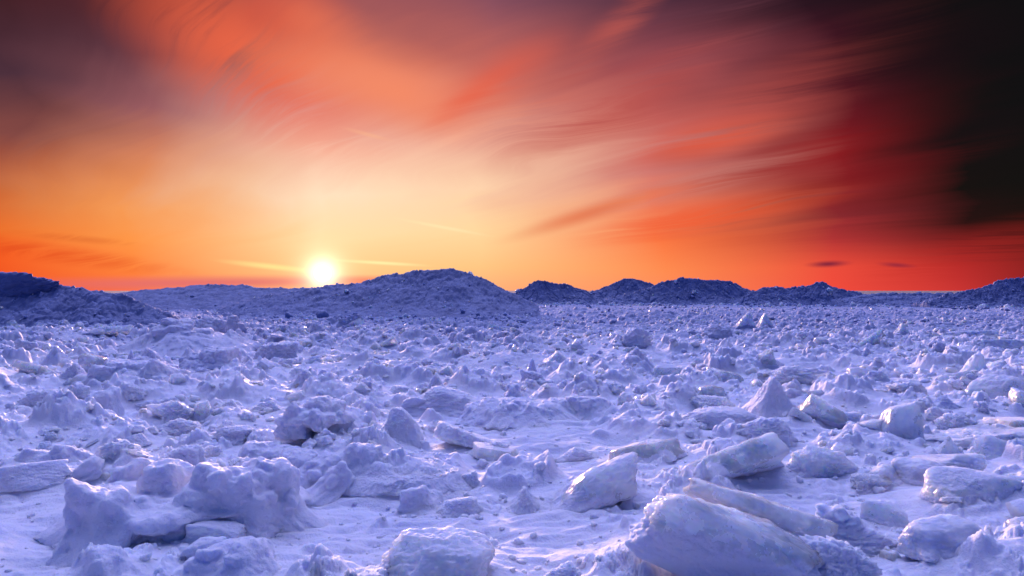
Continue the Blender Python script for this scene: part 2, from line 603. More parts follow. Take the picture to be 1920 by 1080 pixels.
# ------------------------------------------------------------------ the ice one can tell apart
# name, shape, material, box in the photograph (x0, x1, top, base), options, label
HEROES = [
 # --- close, right of the middle
 ('ice_slab', 'slabs', 'ice', 1175, 1600, 922, 1092, dict(seed=3), 'big clear ice block with snow packed against its front and orange glints on top'),
 ('ice_block', 'lump', 'frost', 1030, 1199, 853, 955, dict(seed=11, tilt=(10, -27, 8), power=8, rough=.05, depth=.7, stretch=(1.7, 0.8, 0.85)), 'smooth whitish ice boulder tilted upward between the small shard and the toothed slab'),
 ('ice_shard', 'wedge', 'dust', 950, 1016, 914, 962, dict(seed=12, power=22, depth=.8), 'small sharp pyramid of ice standing before the smooth whitish boulder'),
 ('ice_slab', 'slab', 'ice', 1278, 1466, 808, 906, dict(seed=13, tilt=(-38, -24, 4), power=12, rough=.035, depth=.8), 'long clear toothed slab leaning upward with a rounded upper tip'),
 ('ice_slab', 'slab', 'ice', 1143, 1277, 820, 869, dict(seed=14, tilt=(-20, -12, 0), rough=.04), 'low pale slab half buried beside the long toothed slab'),
 ('ice_dome', 'dome', 'dust', 1392, 1485, 783, 833, dict(seed=15), 'rounded snowy dome peeping over the long toothed slab'),
 ('ice_block', 'dome', 'frost', 1483, 1595, 836, 896, dict(seed=16, rough=.09, size=3.4), 'wrinkled ice boulder with pale ridges beside the toothed slab'),
 ('ice_block', 'lump', 'dust', 1500, 1645, 941, 1022, dict(seed=17, depth=.8), 'flat topped snow covered block beyond the big clear ice block'),
 ('ice_block', 'lump', 'frost', 1613, 1697, 940, 988, dict(seed=18), 'small frosty lump leaning on the flat topped snowy block'),
 ('ice_block', 'lump', 'dark', 1690, 1830, 973, 1050, dict(seed=19, tilt=(0, -14, 0), power=8, rough=.06), 'dark arched ice boulder with a snowy foot'),
 ('ice_dome', 'dome', 'frost', 1736, 1887, 879, 946, dict(seed=20, power=8, rough=.03), 'large smooth pale dome above the dark arched boulder'),
 ('ice_block', 'lump', 'dark', 1624, 1690, 870, 907, dict(seed=21, depth=.8), 'dark blunt ice stone joined to the dark humped stone'),
 ('ice_block', 'dome', 'dark', 1680, 1786, 862, 912, dict(seed=22, power=7, rough=.04), 'dark humped ice stone behind the wrinkled dark pebble'),
 ('ice_block', 'lump', 'dark', 1706, 1845, 850, 896, dict(seed=23, tilt=(0, 14, 0), rough=.06), 'long dark ice ledge sloping down behind the dark humped stone'),
 ('ice_block', 'lump', 'dark', 1596, 1668, 888, 923, dict(seed=24, rough=.11, size=4), 'small wrinkled dark pebble of ice with warm lit ridges'),
 ('ice_block', 'block', 'frost', 1822, 1912, 815, 871, dict(seed=25, tilt=(0, 20, 0), power=9), 'rounded warm lit block above the large smooth pale dome'),
 ('ice_shard', 'wedge', 'ice', 1742, 1805, 818, 856, dict(seed=26, depth=.4), 'thin clear fan shaped plate standing beside the rounded warm block'),
 ('ice_slab', 'slab', 'dark', 1752, 1935, 797, 836, dict(seed=27, tilt=(-6, -4, 0), rough=.1, size=4), 'low dark layered ledge beyond the fan shaped plate'),
 ('ice_slab', 'slab', 'frost', 1865, 1990, 783, 812, dict(seed=28, tilt=(-10, 4, 0), rough=.02), 'flat low slab glowing peach above the dark layered ledge'),
 ('ice_block', 'lump', 'dust', 1735, 1784, 762, 795, dict(seed=29), 'small frosted knob behind the upright rounded ice tooth'),
 ('ice_dome', 'dome', 'dust', 1758, 1824, 775, 808, dict(seed=30), 'low bumpy hump beside the small frosted knob'),
 ('ice_block', 'block', 'frost', 1652, 1722, 754, 820, dict(seed=31, tilt=(0, 8, 0), power=8, rough=.03), 'upright rounded ice tooth with a lit edge'),
 ('ice_block', 'dome', 'frost', 1825, 1922, 703, 758, dict(seed=32, power=8, tilt=(0, -8, 0)), 'big rounded grey boulder below the warm pointed fin'),
 ('ice_shard', 'fin', 'frost', 1798, 1856, 661, 712, dict(seed=33, flip=True, depth=.5), 'tall pointed fin with a warm lit sloping face'),
 ('ice_block', 'block', 'dark', 1846, 1888, 675, 706, dict(seed=34, power=9), 'dull cracked block leaning on the warm pointed fin'),
 ('ice_slab', 'slab', 'frost', 1752, 1830, 694, 721, dict(seed=35, tilt=(-25, -8, 0), power=9), 'rounded flat slab before the warm pointed fin'),
 ('ice_block', 'wedge', 'dust', 1403, 1500, 707, 787, dict(seed=36, power=10, rough=.05, depth=.9), 'big snowy pyramid with a grooved icy crest'),
 ('ice_slab', 'slab', 'ice', 1495, 1587, 737, 801, dict(seed=37, tilt=(-40, 34, 0), rough=.03), 'leaning ice slab with a clear edge beside the big snowy pyramid'),
 ('ice_block', 'lump', 'dark', 1572, 1616, 772, 797, dict(seed=38), 'brownish ice pebble at the foot of the leaning slab'),
 ('ice_block', 'lump', 'dark', 1612, 1660, 785, 806, dict(seed=39, rough=.1), 'flat brownish pebble before the upright rounded tooth'),
 ('snow_lump', 'dome', 'snow', 1270, 1415, 765, 808, dict(seed=40, rough=.04), 'long smooth snow hump below the glassy cube'),
 ('ice_block', 'block', 'ice', 1308, 1365, 721, 751, dict(seed=41, power=16), 'clear glassy cube resting on the wrinkled flat stone'),
 ('ice_block', 'lump', 'dark', 1300, 1376, 742, 770, dict(seed=42, rough=.09, size=4), 'wrinkled flat stone under the glassy cube'),
 ('ice_block', 'block', 'ice', 1320, 1389, 690, 726, dict(seed=43, tilt=(0, 20, 20), power=11), 'round clear block beyond the glassy cube'),
 ('ice_shard', 'block', 'ice', 1423, 1456, 655, 686, dict(seed=44, tilt=(0, -25, 0)), 'small bright clear chip standing alone beyond the big pyramid'),
 ('snow_lump', 'lump', 'dust', 1438, 1544, 685, 722, dict(seed=45), 'wide snowy hump just beyond the big snowy pyramid'),
 ('ice_block', 'block', 'frost', 1585, 1640, 688, 714, dict(seed=46), 'squat grey block with a flat front in the rubble'),
 ('ice_block', 'lump', 'dust', 1618, 1664, 694, 718, dict(seed=47), 'small white wedge touching the squat grey block'),
 ('snow_lump', 'lump', 'dust', 1670, 1740, 715, 748, dict(seed=48), 'broad frosted lump beyond the upright rounded tooth'),
 ('ice_slab', 'slab', 'frost', 1594, 1653, 615, 656, dict(seed=49, tilt=(-30, -32, 0), depth=.5), 'grey slab tilted steeply out of the far rubble'),
 ('ice_shard', 'fin', 'frost', 1378, 1419, 584, 620, dict(seed=50, flip=True, depth=.6), 'pale fang standing at the start of the far rubble'),
 ('ice_shard', 'wedge', 'frost', 1414, 1455, 586, 617, dict(seed=51), 'pale peak right behind the far fang'),
 ('ice_block', 'wedge', 'frost', 1674, 1714, 605, 632, dict(seed=52), 'blunt grey peak among the far dark rubble'),
 ('ice_slab', 'slab', 'dark', 1752, 1872, 618, 640, dict(seed=53, tilt=(-20, -4, 0)), 'long dark slab lying flat in the far rubble'),
 ('ice_slab', 'slab', 'dark', 1828, 1935, 635, 661, dict(seed=54, tilt=(-20, 3, 0)), 'dull thick slab just nearer than the long dark slab'),
 ('snow_lump', 'dome', 'snow', 1314, 1372, 608, 637, dict(seed=55), 'rounded snow lump with a dark hollow at its side'),
 ('ice_block', 'wedge', 'dust', 1740, 1800, 742, 768, dict(seed=56), 'low snowy ridge beyond the small frosted knob'),
 # --- middle
 ('ice_slab', 'slab', 'frost', 913, 949, 605, 622, dict(seed=60, tilt=(-24, 14, 0), power=20), 'bright flat slab lying below the big dotted mound'),
 ('ice_slab', 'slab', 'dust', 636, 686, 588, 619, dict(seed=61, tilt=(-30, -18, 0), power=20), 'tilted square slab below the setting sun'),
 ('snow_lump', 'lump', 'snow', 738, 775, 610, 628, dict(seed=62), 'small rounded lump at the foot of the dotted mound'),
 ('snow_lump', 'dome', 'dust', 1168, 1222, 614, 653, dict(seed=63), 'tall rounded pale lump in the middle rubble'),
 ('snow_lump', 'wedge', 'frost', 1010, 1084, 658, 688, dict(seed=64, rough=.07), 'glossy peaked lump with bright sloping edges'),
 ('ice_shard', 'spike', 'snow', 985, 1010, 671, 706, dict(seed=65, rough=.05), 'stubby snow spire beside the glossy peaked lump'),
 ('snow_lump', 'dome', 'snow', 974, 1018, 692, 721, dict(seed=66), 'round snow ball below the stubby spire'),
 ('snow_lump', 'wedge', 'snow', 1170, 1230, 650, 686, dict(seed=67), 'twin peaked snow lump beyond the glassy boulder'),
 ('ice_block', 'block', 'frost', 1220, 1279, 683, 712, dict(seed=68, power=9), 'flat sided glassy boulder near the twin peaked lump'),
 ('snow_lump', 'wedge', 'snow', 794, 840, 698, 735, dict(seed=69), 'pointed snow cone beyond the snow ledge'),
 ('ice_shard', 'spike', 'snow', 928, 945, 709, 733, dict(seed=70), 'thin little snow tooth just beyond the snow ledge'),
 ('snow_lump', 'lump', 'snow', 774, 836, 672, 700, dict(seed=71), 'broken snow lump beyond the pointed cone'),
 ('snow_lump', 'lump', 'snow', 760, 930, 726, 776, dict(seed=72, depth=.5, rough=.08), 'long snow ledge with a dark hollow below it'),
 ('snow_lump', 'block', 'snow', 753, 804, 743, 777, dict(seed=73, rough=.06), 'rounded snow cube before the long ledge'),
 ('snow_lump', 'cluster', 'snow', 880, 1052, 723, 800, dict(seed=74, lobes=[('wedge', 928, 996, 723, 775), ('lump', 883, 1000, 748, 800), ('lump', 990, 1052, 752, 797), ('block', 960, 1010, 750, 795)]), 'wide lumpy snow heap with one steep peak'),
 ('snow_lump', 'cluster', 'snow', 1055, 1137, 720, 788, dict(seed=75, lobes=[('spike', 1067, 1093, 720, 770), ('dome', 1088, 1124, 727, 762), ('lump', 1056, 1136, 742, 788)]), 'snow heap with a chimney shaped horn'),
 ('ice_block', 'block', 'frost', 1200, 1229, 737, 760, dict(seed=76, power=11), 'single bright cube beside a dark hollow'),
 ('ice_shard', 'fin', 'dust', 715, 788, 763, 823, dict(seed=77, depth=.7, rough=.05), 'shark fin of snowy ice with its peak leaning back'),
 ('ice_shard', 'wedge', 'snow', 686, 722, 793, 829, dict(seed=78), 'small snow cone next to the shark fin'),
 ('ice_slab', 'slab', 'dust', 811, 916, 794, 842, dict(seed=79, tilt=(-14, 22, 6), rough=.06), 'thin tilted snowy plate dipping into the smooth drift'),
 ('ice_slab', 'slab', 'frost', 886, 970, 834, 864, dict(seed=80, tilt=(-5, 10, 0), rough=.04), 'flat glossy plate lying under the tilted snowy plate'),
 ('snow_lump', 'lump', 'snow', 913, 960, 827, 853, dict(seed=81), 'grey snow crumb behind the flat glossy plate'),
 ('snow_lump', 'cluster', 'dust', 630, 860, 832, 935, dict(seed=82, lobes=[('dome', 640, 722, 833, 925), ('lump', 700, 775, 862, 925), ('lump', 762, 856, 866, 918), ('lump', 600, 668, 862, 935)]), 'broad snow hump with a translucent rounded head'),
 ('snow_lump', 'cluster', 'snow', 755, 822, 906, 964, dict(seed=83, lobes=[('block', 757, 806, 906, 964), ('lump', 785, 822, 920, 958)]), 'cube like snow lump with a notch in its side'),
 ('snow_lump', 'lump', 'snow', 830, 896, 931, 967, dict(seed=84, rough=.08), 'low crumbly snow lump beside the notched cube'),
 ('ice_dome', 'dome', 'frost', 720, 928, 1003, 1110, dict(seed=85, power=8, rough=.075, size=3.5, depth=.8), 'wide wrinkled ice dome with glistening ribs'),
 ('snow_lump', 'lump', 'snow', 1050, 1110, 838, 862, dict(seed=86), 'small crumb heap on the smooth drift'),
 ('snow_lump', 'lump', 'snow', 1020, 1090, 1055, 1100, dict(seed=87), 'tiny snow crust rising at the lower edge before the clear block'),
 # --- left
 ('snow_lump', 'cluster', 'snow', 146, 556, 853, 1032, dict(seed=90, lobes=[
     ('lump', 146, 280, 893, 1034), ('fin', 158, 222, 856, 930), ('lump', 212, 282, 862, 960), ('block', 266, 350, 858, 990),
     ('lump', 318, 446, 906, 1000), ('lump', 374, 526, 868, 1004), ('dome', 446, 556, 856, 990), ('lump', 330, 400, 878, 960), ('dome', 250, 330, 930, 1010)]),
  'largest snow heap of rounded knobs fused together'),
 ('snow_lump', 'block', 'dust', 360, 458, 976, 1028, dict(seed=91, rough=.05, tilt=(0, 8, 0)), 'rounded brick of snow at the foot of the largest heap'),
 ('snow_lump', 'cluster', 'snow', 360, 520, 1008, 1100, dict(seed=92, lobes=[('dome', 362, 420, 1008, 1060), ('lump', 385, 512, 1014, 1100)]), 'smooth snow lobe below the rounded snow brick'),
 ('ice_shard', 'spike', 'frost', 337, 354, 853, 880, dict(seed=93), 'little icy stud standing on top of the largest heap'),
 ('snow_lump', 'block', 'snow', 311, 383, 835, 880, dict(seed=94), 'blunt snow block behind the little icy stud'),
 ('snow_lump', 'wedge', 'dust', 211, 270, 835, 870, dict(seed=95, rough=.08), 'low glittering wedge just beyond the largest heap'),
 ('snow_lump', 'cluster', 'snow', 52, 162, 831, 878, dict(seed=96, lobes=[('block', 54, 108, 836, 878), ('lump', 104, 162, 831, 876)]), 'pair of joined snow knobs beyond the low drift'),
 ('snow_lump', 'lump', 'snow', -20, 112, 868, 925, dict(seed=97, rough=.04), 'smooth drifted hump before the pair of joined knobs'),
 ('snow_lump', 'cluster', 'snow', 455, 560, 830, 872, dict(seed=98, lobes=[('lump', 457, 520, 830, 870), ('dome', 500, 560, 836, 872)]), 'ragged snow hump behind the largest heap'),
 ('snow_lump', 'cluster', 'snow', 510, 640, 843, 925, dict(seed=99, lobes=[('lump', 515, 590, 845, 915), ('lump', 565, 645, 852, 925)]), 'long snow shoulder between the largest heap and the rounded head'),
 ('snow_lump', 'lump', 'snow', 298, 378, 785, 822, dict(seed=100), 'rounded triangular snow lump with a sheer side'),
 ('ice_block', 'block', 'ice', 361, 394, 750, 788, dict(seed=101, power=9), 'clear glassy cube balanced on a snow lump'),
 ('snow_lump', 'lump', 'dust', 470, 533, 750, 781, dict(seed=102), 'frosted lump with a glassy end near the knuckled heap'),
 ('snow_lump', 'cluster', 'snow', 527, 640, 744, 804, dict(seed=103, lobes=[('wedge', 527, 580, 752, 804), ('dome', 570, 638, 744, 796)]), 'knuckled snow heap with two round heads'),
 ('snow_lump', 'lump', 'snow', 400, 480, 799, 834, dict(seed=104), 'snow lump with a small notch beyond the largest heap'),
 ('snow_lump', 'block', 'snow', 163, 223, 726, 784, dict(seed=105, rough=.06), 'tall square snow pillar on a drift'),
 ('ice_block', 'dome', 'ice', 96, 139, 754, 787, dict(seed=106, power=8), 'round glassy ball of ice at the foot of the snow pillar'),
 ('snow_lump', 'dome', 'snow', 48, 126, 730, 768, dict(seed=107), 'dim rounded hump behind the glassy ball'),
 ('ice_block', 'lump', 'dark', 281, 366, 748, 788, dict(seed=108, rough=.1, size=4), 'dark ribbed ice lump beside the clear balanced cube'),
 ('ice_slab', 'slab', 'frost', 180, 257, 609, 634, dict(seed=109, tilt=(-40, -4, 0), power=16), 'flat topped grey slab with a bright rim below the dark ridge'),
 ('snow_lump', 'cluster', 'snow', 258, 465, 592, 672, dict(seed=110, lobes=[('lump', 262, 360, 597, 670), ('lump', 355, 420, 594, 650), ('wedge', 412, 465, 592, 640), ('dome', 300, 380, 620, 672)]), 'long crest of snow knobs below the low ridge'),
 ('ice_block', 'wedge', 'dark', 76, 135, 648, 684, dict(seed=111, power=8), 'dark blue rounded peak below the dark ridge'),
 ('ice_slab', 'slab', 'ice', 30, 100, 673, 707, dict(seed=112, tilt=(-28, 16, 0)), 'glassy slab with a glinting corner before the dark blue peak'),
 ('snow_lump', 'wedge', 'snow', 106, 170, 678, 718, dict(seed=113), 'snow peak just beside the glassy glinting slab'),
 ('ice_block', 'lump', 'ice', 145, 200, 661, 697, dict(seed=114), 'clear rounded lump behind the snow peak'),
 ('ice_shard', 'spike', 'snow', 231, 261, 655, 692, dict(seed=115, power=8), 'narrow snow stump beside the jagged heap'),
 ('snow_lump', 'cluster', 'snow', 190, 345, 651, 728, dict(seed=116, lobes=[('fin', 262, 310, 651, 710), ('lump', 262, 345, 672, 728), ('lump', 190, 272, 686, 726)]), 'jagged snow heap with one sharp horn'),
 ('snow_lump', 'cluster', 'snow', 345, 437, 651, 702, dict(seed=117, lobes=[('block', 372, 436, 651, 700), ('dome', 346, 392, 660, 700)]), 'square shouldered snow block beyond the jagged heap'),
 ('snow_lump', 'block', 'snow', 388, 417, 693, 727, dict(seed=118), 'small snow cube on the drift before the square shouldered block'),
 ('snow_lump', 'lump', 'snow', 28, 74, 634, 672, dict(seed=119), 'dim snow lump with a bright chip on its crown'),
 ('snow_lump', 'lump', 'snow', 480, 560, 640, 680, dict(seed=120), 'broad snow lump under the sunlit haze'),
 ('snow_lump', 'wedge', 'snow', 540, 600, 692, 728, dict(seed=121), 'low snow wedge in the middle rubble'),
]

# ------------------------------------------------------------------ the snow field
def fade(y, a, b):
    t = np.clip((y - a) / (b - a), 0, 1)
    return 1 - t * t * (3 - 2 * t)


def base_height(x, y):
    """long swells and wind drifts, dying out towards the horizon"""
    x = np.asarray(x, np.float32); y = np.asarray(y, np.float32)
    r = np.sqrt(x * x + y * y)
    z = 0.10 * fbm2(x / 5.0 + 3.3, y / 6.5 + 1.2, 3, 31)
    z = z + 0.065 * fbm2(x / 1.1, y / 0.9, 3, 57)
    z = z * (1 - 0.9 * np.exp(-((x + 2.7) ** 2 + (y - 3.4) ** 2) / 0.5))          # swells levelled here so that no slope catches the sun
    return z * fade(r, 60, 140)


AZ_HALF = R(43)
N_AZ = 1500
az_dense = np.linspace(-AZ_HALF, AZ_HALF, N_AZ)
extra = np.linspace(0, 1, 60)[1:-1] ** 1.3
rest = 2 * math.pi - 2 * AZ_HALF
az_all = np.concatenate([az_dense, AZ_HALF + rest * np.linspace(0, 1, 122)[1:-1]])
r_all = np.concatenate([np.geomspace(0.5, 2.8, 60)[:-1], np.geomspace(2.8, 70, 1350)[:-1], np.geomspace(70, 9000, 130)])
R_LO, R_HI = 2.8, 70.0
ROW0 = 59
LOGSTEP = math.log(R_HI / R_LO) / 1349
AZSTEP = 2 * AZ_HALF / (N_AZ - 1)
GR, GA = np.meshgrid(r_all, az_all, indexing='ij')
GX = (GR * np.sin(GA)).astype(np.float32)
GY = (GR * np.cos(GA)).astype(np.float32)
GB = base_height(GX, GY)
W1 = fbm2(GX / 0.45, GY / 0.45, 3, 81).astype(np.float32)      # makes the outlines of lumps ragged
W2 = fbm2(GX / 0.12, GY / 0.12, 2, 97).astype(np.float32)
GE = np.zeros_like(GB)


def splat(x, y, rx, ry, h, ang=0.0, lean=0.0, sharp=0.35, ragged=0.45):
    """raise a lump of snow on the field"""
    r = math.hypot(x, y)
    if r < R_LO * 0.9 or r > R_HI: return
    a = math.atan2(x, y)
    big = max(rx, ry) * 1.5
    i = ROW0 + math.log(r / R_LO) / LOGSTEP
    di = math.log(1 + big / r) / LOGSTEP + 1
    j = (a + AZ_HALF) / AZSTEP
    dj = big / r / AZSTEP + 1
    i0, i1 = max(0, int(i - di * 1.1)), min(GB.shape[0], int(i + di) + 2)
    j0, j1 = max(0, int(j - dj)), min(N_AZ, int(j + dj) + 2)
    if i1 <= i0 or j1 <= j0: return
    s = np.s_[i0:i1, j0:j1]
    dx = GX[s] - x; dy = GY[s] - y
    ca, sa = math.cos(ang), math.sin(ang)
    u = (dx * ca + dy * sa) / rx; v = (-dx * sa + dy * ca) / ry
    d = np.sqrt(u * u + v * v) + ragged * (0.8 * W1[s] + 0.35 * W2[s])
    t = np.clip((1.15 - d) / (1.15 - sharp), 0, 1)
    val = h * t * t * (3 - 2 * t) * np.maximum(0.2, 1 + lean * u + 0.45 * W1[s] + 0.30 * W2[s])
    GE[s] = np.maximum(GE[s], val)


# footprints of the named pieces
def footprint(x0, x1, yt, yb, depth=0.7, **_):
    xc, y = at((x0 + x1) / 2, yb)
    w = (x1 - x0) / FPX * y
    d = w * depth
    return xc * (y + d / 2) / y, y + d / 2, w, d


FEET = [footprint(h[3], h[4], h[5], h[6], **h[7]) for h in HEROES]
FX = np.array([f[0] for f in FEET]); FY = np.array([f[1] for f in FEET]); FR = np.array([f[2] for f in FEET]) * 0.6


def clear_of_heroes(x, y, r):
    return np.all(np.hypot(FX - x, FY - y) > FR + r * 0.6)


def hides_hero(x, y, h):
    """would a lump of height h here stand in front of a named piece?"""
    px = 960 + FPX * x / y
    base = HORIZON + FPX * EYE / y
    top = HORIZON + FPX * (EYE - h) / y
    for (n, s, m, x0, x1, yt, yb, o, l) in HEROES:
        if x0 - 4 < px < x1 + 4 and base > yb and top < yb - 0.25 * (yb - yt):
            return True
    return False


rs = np.random.default_rng(2024)


SMOOTH = ((1000, 850, 230, 70), (700, 985, 260, 60), (960, 1010, 230, 80), (1480, 925, 120, 60), (900, 790, 180, 30),
          (1690, 960, 120, 40), (120, 800, 140, 20), (80, 990, 160, 80), (560, 1030, 180, 60), (1560, 830, 60, 20))


def roughness_at(px, py):
    """how broken the field is there: 0 smooth drift, 1 rubble"""
    d = 1.0
    for (cx, cy, wx, wy) in SMOOTH:
        q = ((px - cx) / wx) ** 2 + ((py - cy) / wy) ** 2
        d = min(d, max(0.04, q - 0.5) if q < 1.5 else 1)
    return d


n_b = 0
for k in range(26000):
    y = math.exp(rs.uniform(math.log(3.2), math.log(50)))
    y = y if rs.random() < 0.55 else 6 + 34 * rs.random() ** 1.2
    px = rs.uniform(-200, 2120)
    x = (px - 960) / FPX * y
    py = HORIZON + FPX * EYE / y
    q = roughness_at(px, py)
    if rs.random() > q: continue
    rx = min(0.5, 0.11 * math.exp(rs.normal(0, 0.6))) * (0.7 if y < 6 else 1)
    h = min(rx * rs.uniform(0.25, 0.7), 0.28 if y < 20 else 0.16)
    if rx > 0.1 and (not clear_of_heroes(x, y, rx) or hides_hero(x, y, h * 0.8)): continue
    splat(x, y, rx, rx * rs.uniform(0.45, 0.9), h, rs.uniform(0, 3.14), rs.uniform(-0.8, 0.8), rs.uniform(0.25, 0.85), 0.5)
    n_b += 1
# broad hummocks under the rubble
for k in range(420):
    y = rs.uniform(7, 55); px = rs.uniform(-260, 2180)
    x = (px - 960) / FPX * y
    if hides_hero(x, y, 0.2) or rs.random() > roughness_at(px, HORIZON + FPX * EYE / y): continue
    rx = rs.uniform(0.6, 1.8)
    splat(x, y, rx, rx * rs.uniform(0.4, 0.8), rs.uniform(0.08, 0.22) * (1 if y < 25 else 0.5), rs.uniform(-0.4, 0.4), 0, -0.2, 0.5)
# drifts and aprons of blown snow
for (px, py, wpx, dr, h) in ((350, 960, 520, 0.55, 0.17), (300, 1060, 480, 0.4, 0.06), (30, 900, 300, 0.5, 0.18), (110, 925, 240, 0.5, 0.22),
                             (560, 900, 260, 0.5, 0.12), (740, 900, 300, 0.5, 0.12), (1100, 930, 260, 0.6, 0.07), (1370, 890, 320, 0.5, 0.10),
                             (820, 1080, 420, 0.5, 0.10), (1600, 1000, 420, 0.5, 0.10), (1640, 850, 260, 0.4, 0.14), (1780, 960, 300, 0.5, 0.12),
                             (1450, 790, 240, 0.5, 0.12), (1360, 800, 260, 0.4, 0.12), (980, 790, 320, 0.5, 0.10), (660, 800, 400, 0.4, 0.12),
                             (350, 660, 380, 0.5, 0.35), (150, 640, 360, 0.5, 0.35), (250, 720, 300, 0.5, 0.2), (850, 760, 320, 0.3, 0.16),
                             (1740, 890, 320, 0.4, 0.12), (480, 850, 300, 0.5, 0.12), (1850, 830, 260, 0.4, 0.14), (1300, 1060, 520, 0.4, 0.08)):
    x, y = at(px, py)
    w = wpx / FPX * y / 2
    splat(x, y, w, w * dr * 1.6, h, 0, 0, -0.2, 0.25)
# drifts banked against the named pieces
for (x, y, w, d), hro in zip(FEET, HEROES):
    hh = (hro[6] - hro[5]) / FPX * y
    splat(x, y, w * 0.72, max(d * 0.7, 0.35 * w), min(0.40 * hh, 0.16), 0, 0, 0.0, 0.5)

# ------------------------------------------------------------------ loose ice in the rubble field: where each piece lies
CH = []
for k in range(30000):
    u = rs.random()
    if u < 0.10: y = rs.uniform(3.5, 8)
    elif u < 0.62: y = 8 + 22 * rs.random() ** 0.85
    else: y = rs.uniform(26, 62)
    px = rs.uniform(-200, 2120)
    x = (px - 960) / FPX * y
    py = HORIZON + FPX * EYE / y
    if rs.random() > roughness_at(px, py) ** 1.5 or rs.random() > 0.36: continue
    w = float(np.clip(0.13 * math.exp(rs.normal(0, 0.5)), 0.05, 0.42)) * (0.75 if y < 8 else 1.0 + 0.3 * min(1, y / 30))
    w *= 0.9
    if y > 20: w = min(w * 0.8, 0.30)
    h = w * rs.uniform(0.32, 0.8) * (1 if y < 22 else 0.9)
    if not clear_of_heroes(x, y, w * 0.5) or hides_hero(x, y, h * 0.8): continue
    CH.append((x, y, w, h, px, py))
CH.sort(key=lambda c: -(c[2] / c[1]) * (1.0 if 0 < c[4] < 1920 else 0.01))
for (x, y, w, h, px, py) in CH:
    if w > 0.1:
        splat(x, y, w * 1.15, w * 1.0, h * 0.55, rs.uniform(0, 3.14), 0, 0.0, 0.45)

micro = fade(GR, 20, 60)
# broken crust wherever the field is not smooth
px_g = 960 + FPX * GX / np.maximum(GY, 0.3)
py_g = HORIZON + FPX * EYE / np.maximum(GY, 0.3)
calm_g = np.zeros_like(GX)
for (cx, cy, wx, wy) in SMOOTH:
    q = ((px_g - cx) / wx) ** 2 + ((py_g - cy) / wy) ** 2
    calm_g = np.maximum(calm_g, np.clip(1.5 - q, 0, 1))
crust = plates2(GX / 0.30 + 0.35 * W1, GY / 0.30 + 0.35 * W1[::-1], 501)
crust2 = plates2(GX / 0.11 + 0.3 * W1, GY / 0.11 + 0.3 * W2, 502)
patch = np.clip(0.5 + 1.2 * fbm2(GX / 1.7, GY / 1.7, 2, 503), 0, 1)
GE = GE + (0.085 * crust * patch + 0.028 * crust2 + 0.03 * W1 * patch) * (1 - calm_g) * fade(GR, 40, 75) * np.clip(GY * 4, 0, 1)
del px_g, py_g, crust, crust2


def blurred(z, s):
    """mean of the heights within s metres"""
    nr, nc = z.shape
    wc = np.clip(s / (r_all * AZSTEP), 0.5, 60)
    c = np.concatenate([np.zeros((nr, 1)), np.cumsum(z, 1, dtype=np.float64)], 1)
    j = np.arange(nc)[None, :]; w = np.round(wc).astype(int)[:, None]
    a, b = np.clip(j - w, 0, nc), np.clip(j + w + 1, 0, nc)
    rows = np.arange(nr)[:, None]
    z = (c[rows, b] - c[rows, a]) / (b - a)
    wr = np.round(np.clip(s / (r_all * LOGSTEP), 0, 40)).astype(int)
    c = np.concatenate([np.zeros((1, nc)), np.cumsum(z, 0)], 0)
    i = np.arange(nr)
    a, b = np.clip(i - wr, 0, nr), np.clip(i + wr + 1, 0, nr)
    return ((c[b] - c[a]) / (b - a)[:, None]).astype(np.float32)


# wind has filled the gaps between the lumps with snow
fill = blurred(blurred(GE, 0.14), 0.10) * (0.35 + 0.73 * fade(GR, 12, 26))
k_ = 0.03
dd = np.clip(0.5 + 0.5 * (GE - fill) / k_, 0, 1)
GE = fill + (GE - fill) * dd + k_ * dd * (1 - dd)
del fill, dd
rip = fbm2(GX / 0.55 + 0.3 * W1, GY / 0.16 + 0.2 * W1, 3, 121)
calm = np.clip(1 - GE / 0.08, 0, 1)
GE = GE * (1 - 0.9 * np.exp(-((GX + 2.65) ** 2 + (GY - 3.45) ** 2) / 0.25))  # lumps levelled in the same spot, shaped to avoid a sunlit patch
GZ = GB + GE + (0.042 * rip * (0.35 + 0.65 * calm) + 0.009 * W2 + 0.012 * W1 * (1 - calm)) * micro
del rip, calm
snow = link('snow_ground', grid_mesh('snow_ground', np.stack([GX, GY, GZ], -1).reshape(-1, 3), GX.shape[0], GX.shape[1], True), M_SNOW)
tag(snow, 'wind drifted snow field with lumpy crust reaching to the horizon', kind='structure')


def ground(x, y):
    """height of the finished snow at a point"""
    r = math.hypot(x, y); a = math.atan2(x, y)
    i = int(round(ROW0 + math.log(max(r, R_LO) / R_LO) / LOGSTEP)); j = int(round((a + AZ_HALF) / AZSTEP))
    if r > R_HI or not 0 <= j < N_AZ: return float(base_height(np.float32(x), np.float32(y)))
    return float(GZ[min(i, GZ.shape[0] - 1), j])


def ground_many(x, y):
    r = np.hypot(x, y); a = np.arctan2(x, y)
    i = np.clip(np.round(ROW0 + np.log(np.maximum(r, R_LO) / R_LO) / LOGSTEP), 0, GZ.shape[0] - 1).astype(int)
    j = np.clip(np.round((a + AZ_HALF) / AZSTEP), 0, N_AZ - 1).astype(int)
    return np.where((r < R_HI) & (np.abs(a) < AZ_HALF), GZ[i, j], 0.0)


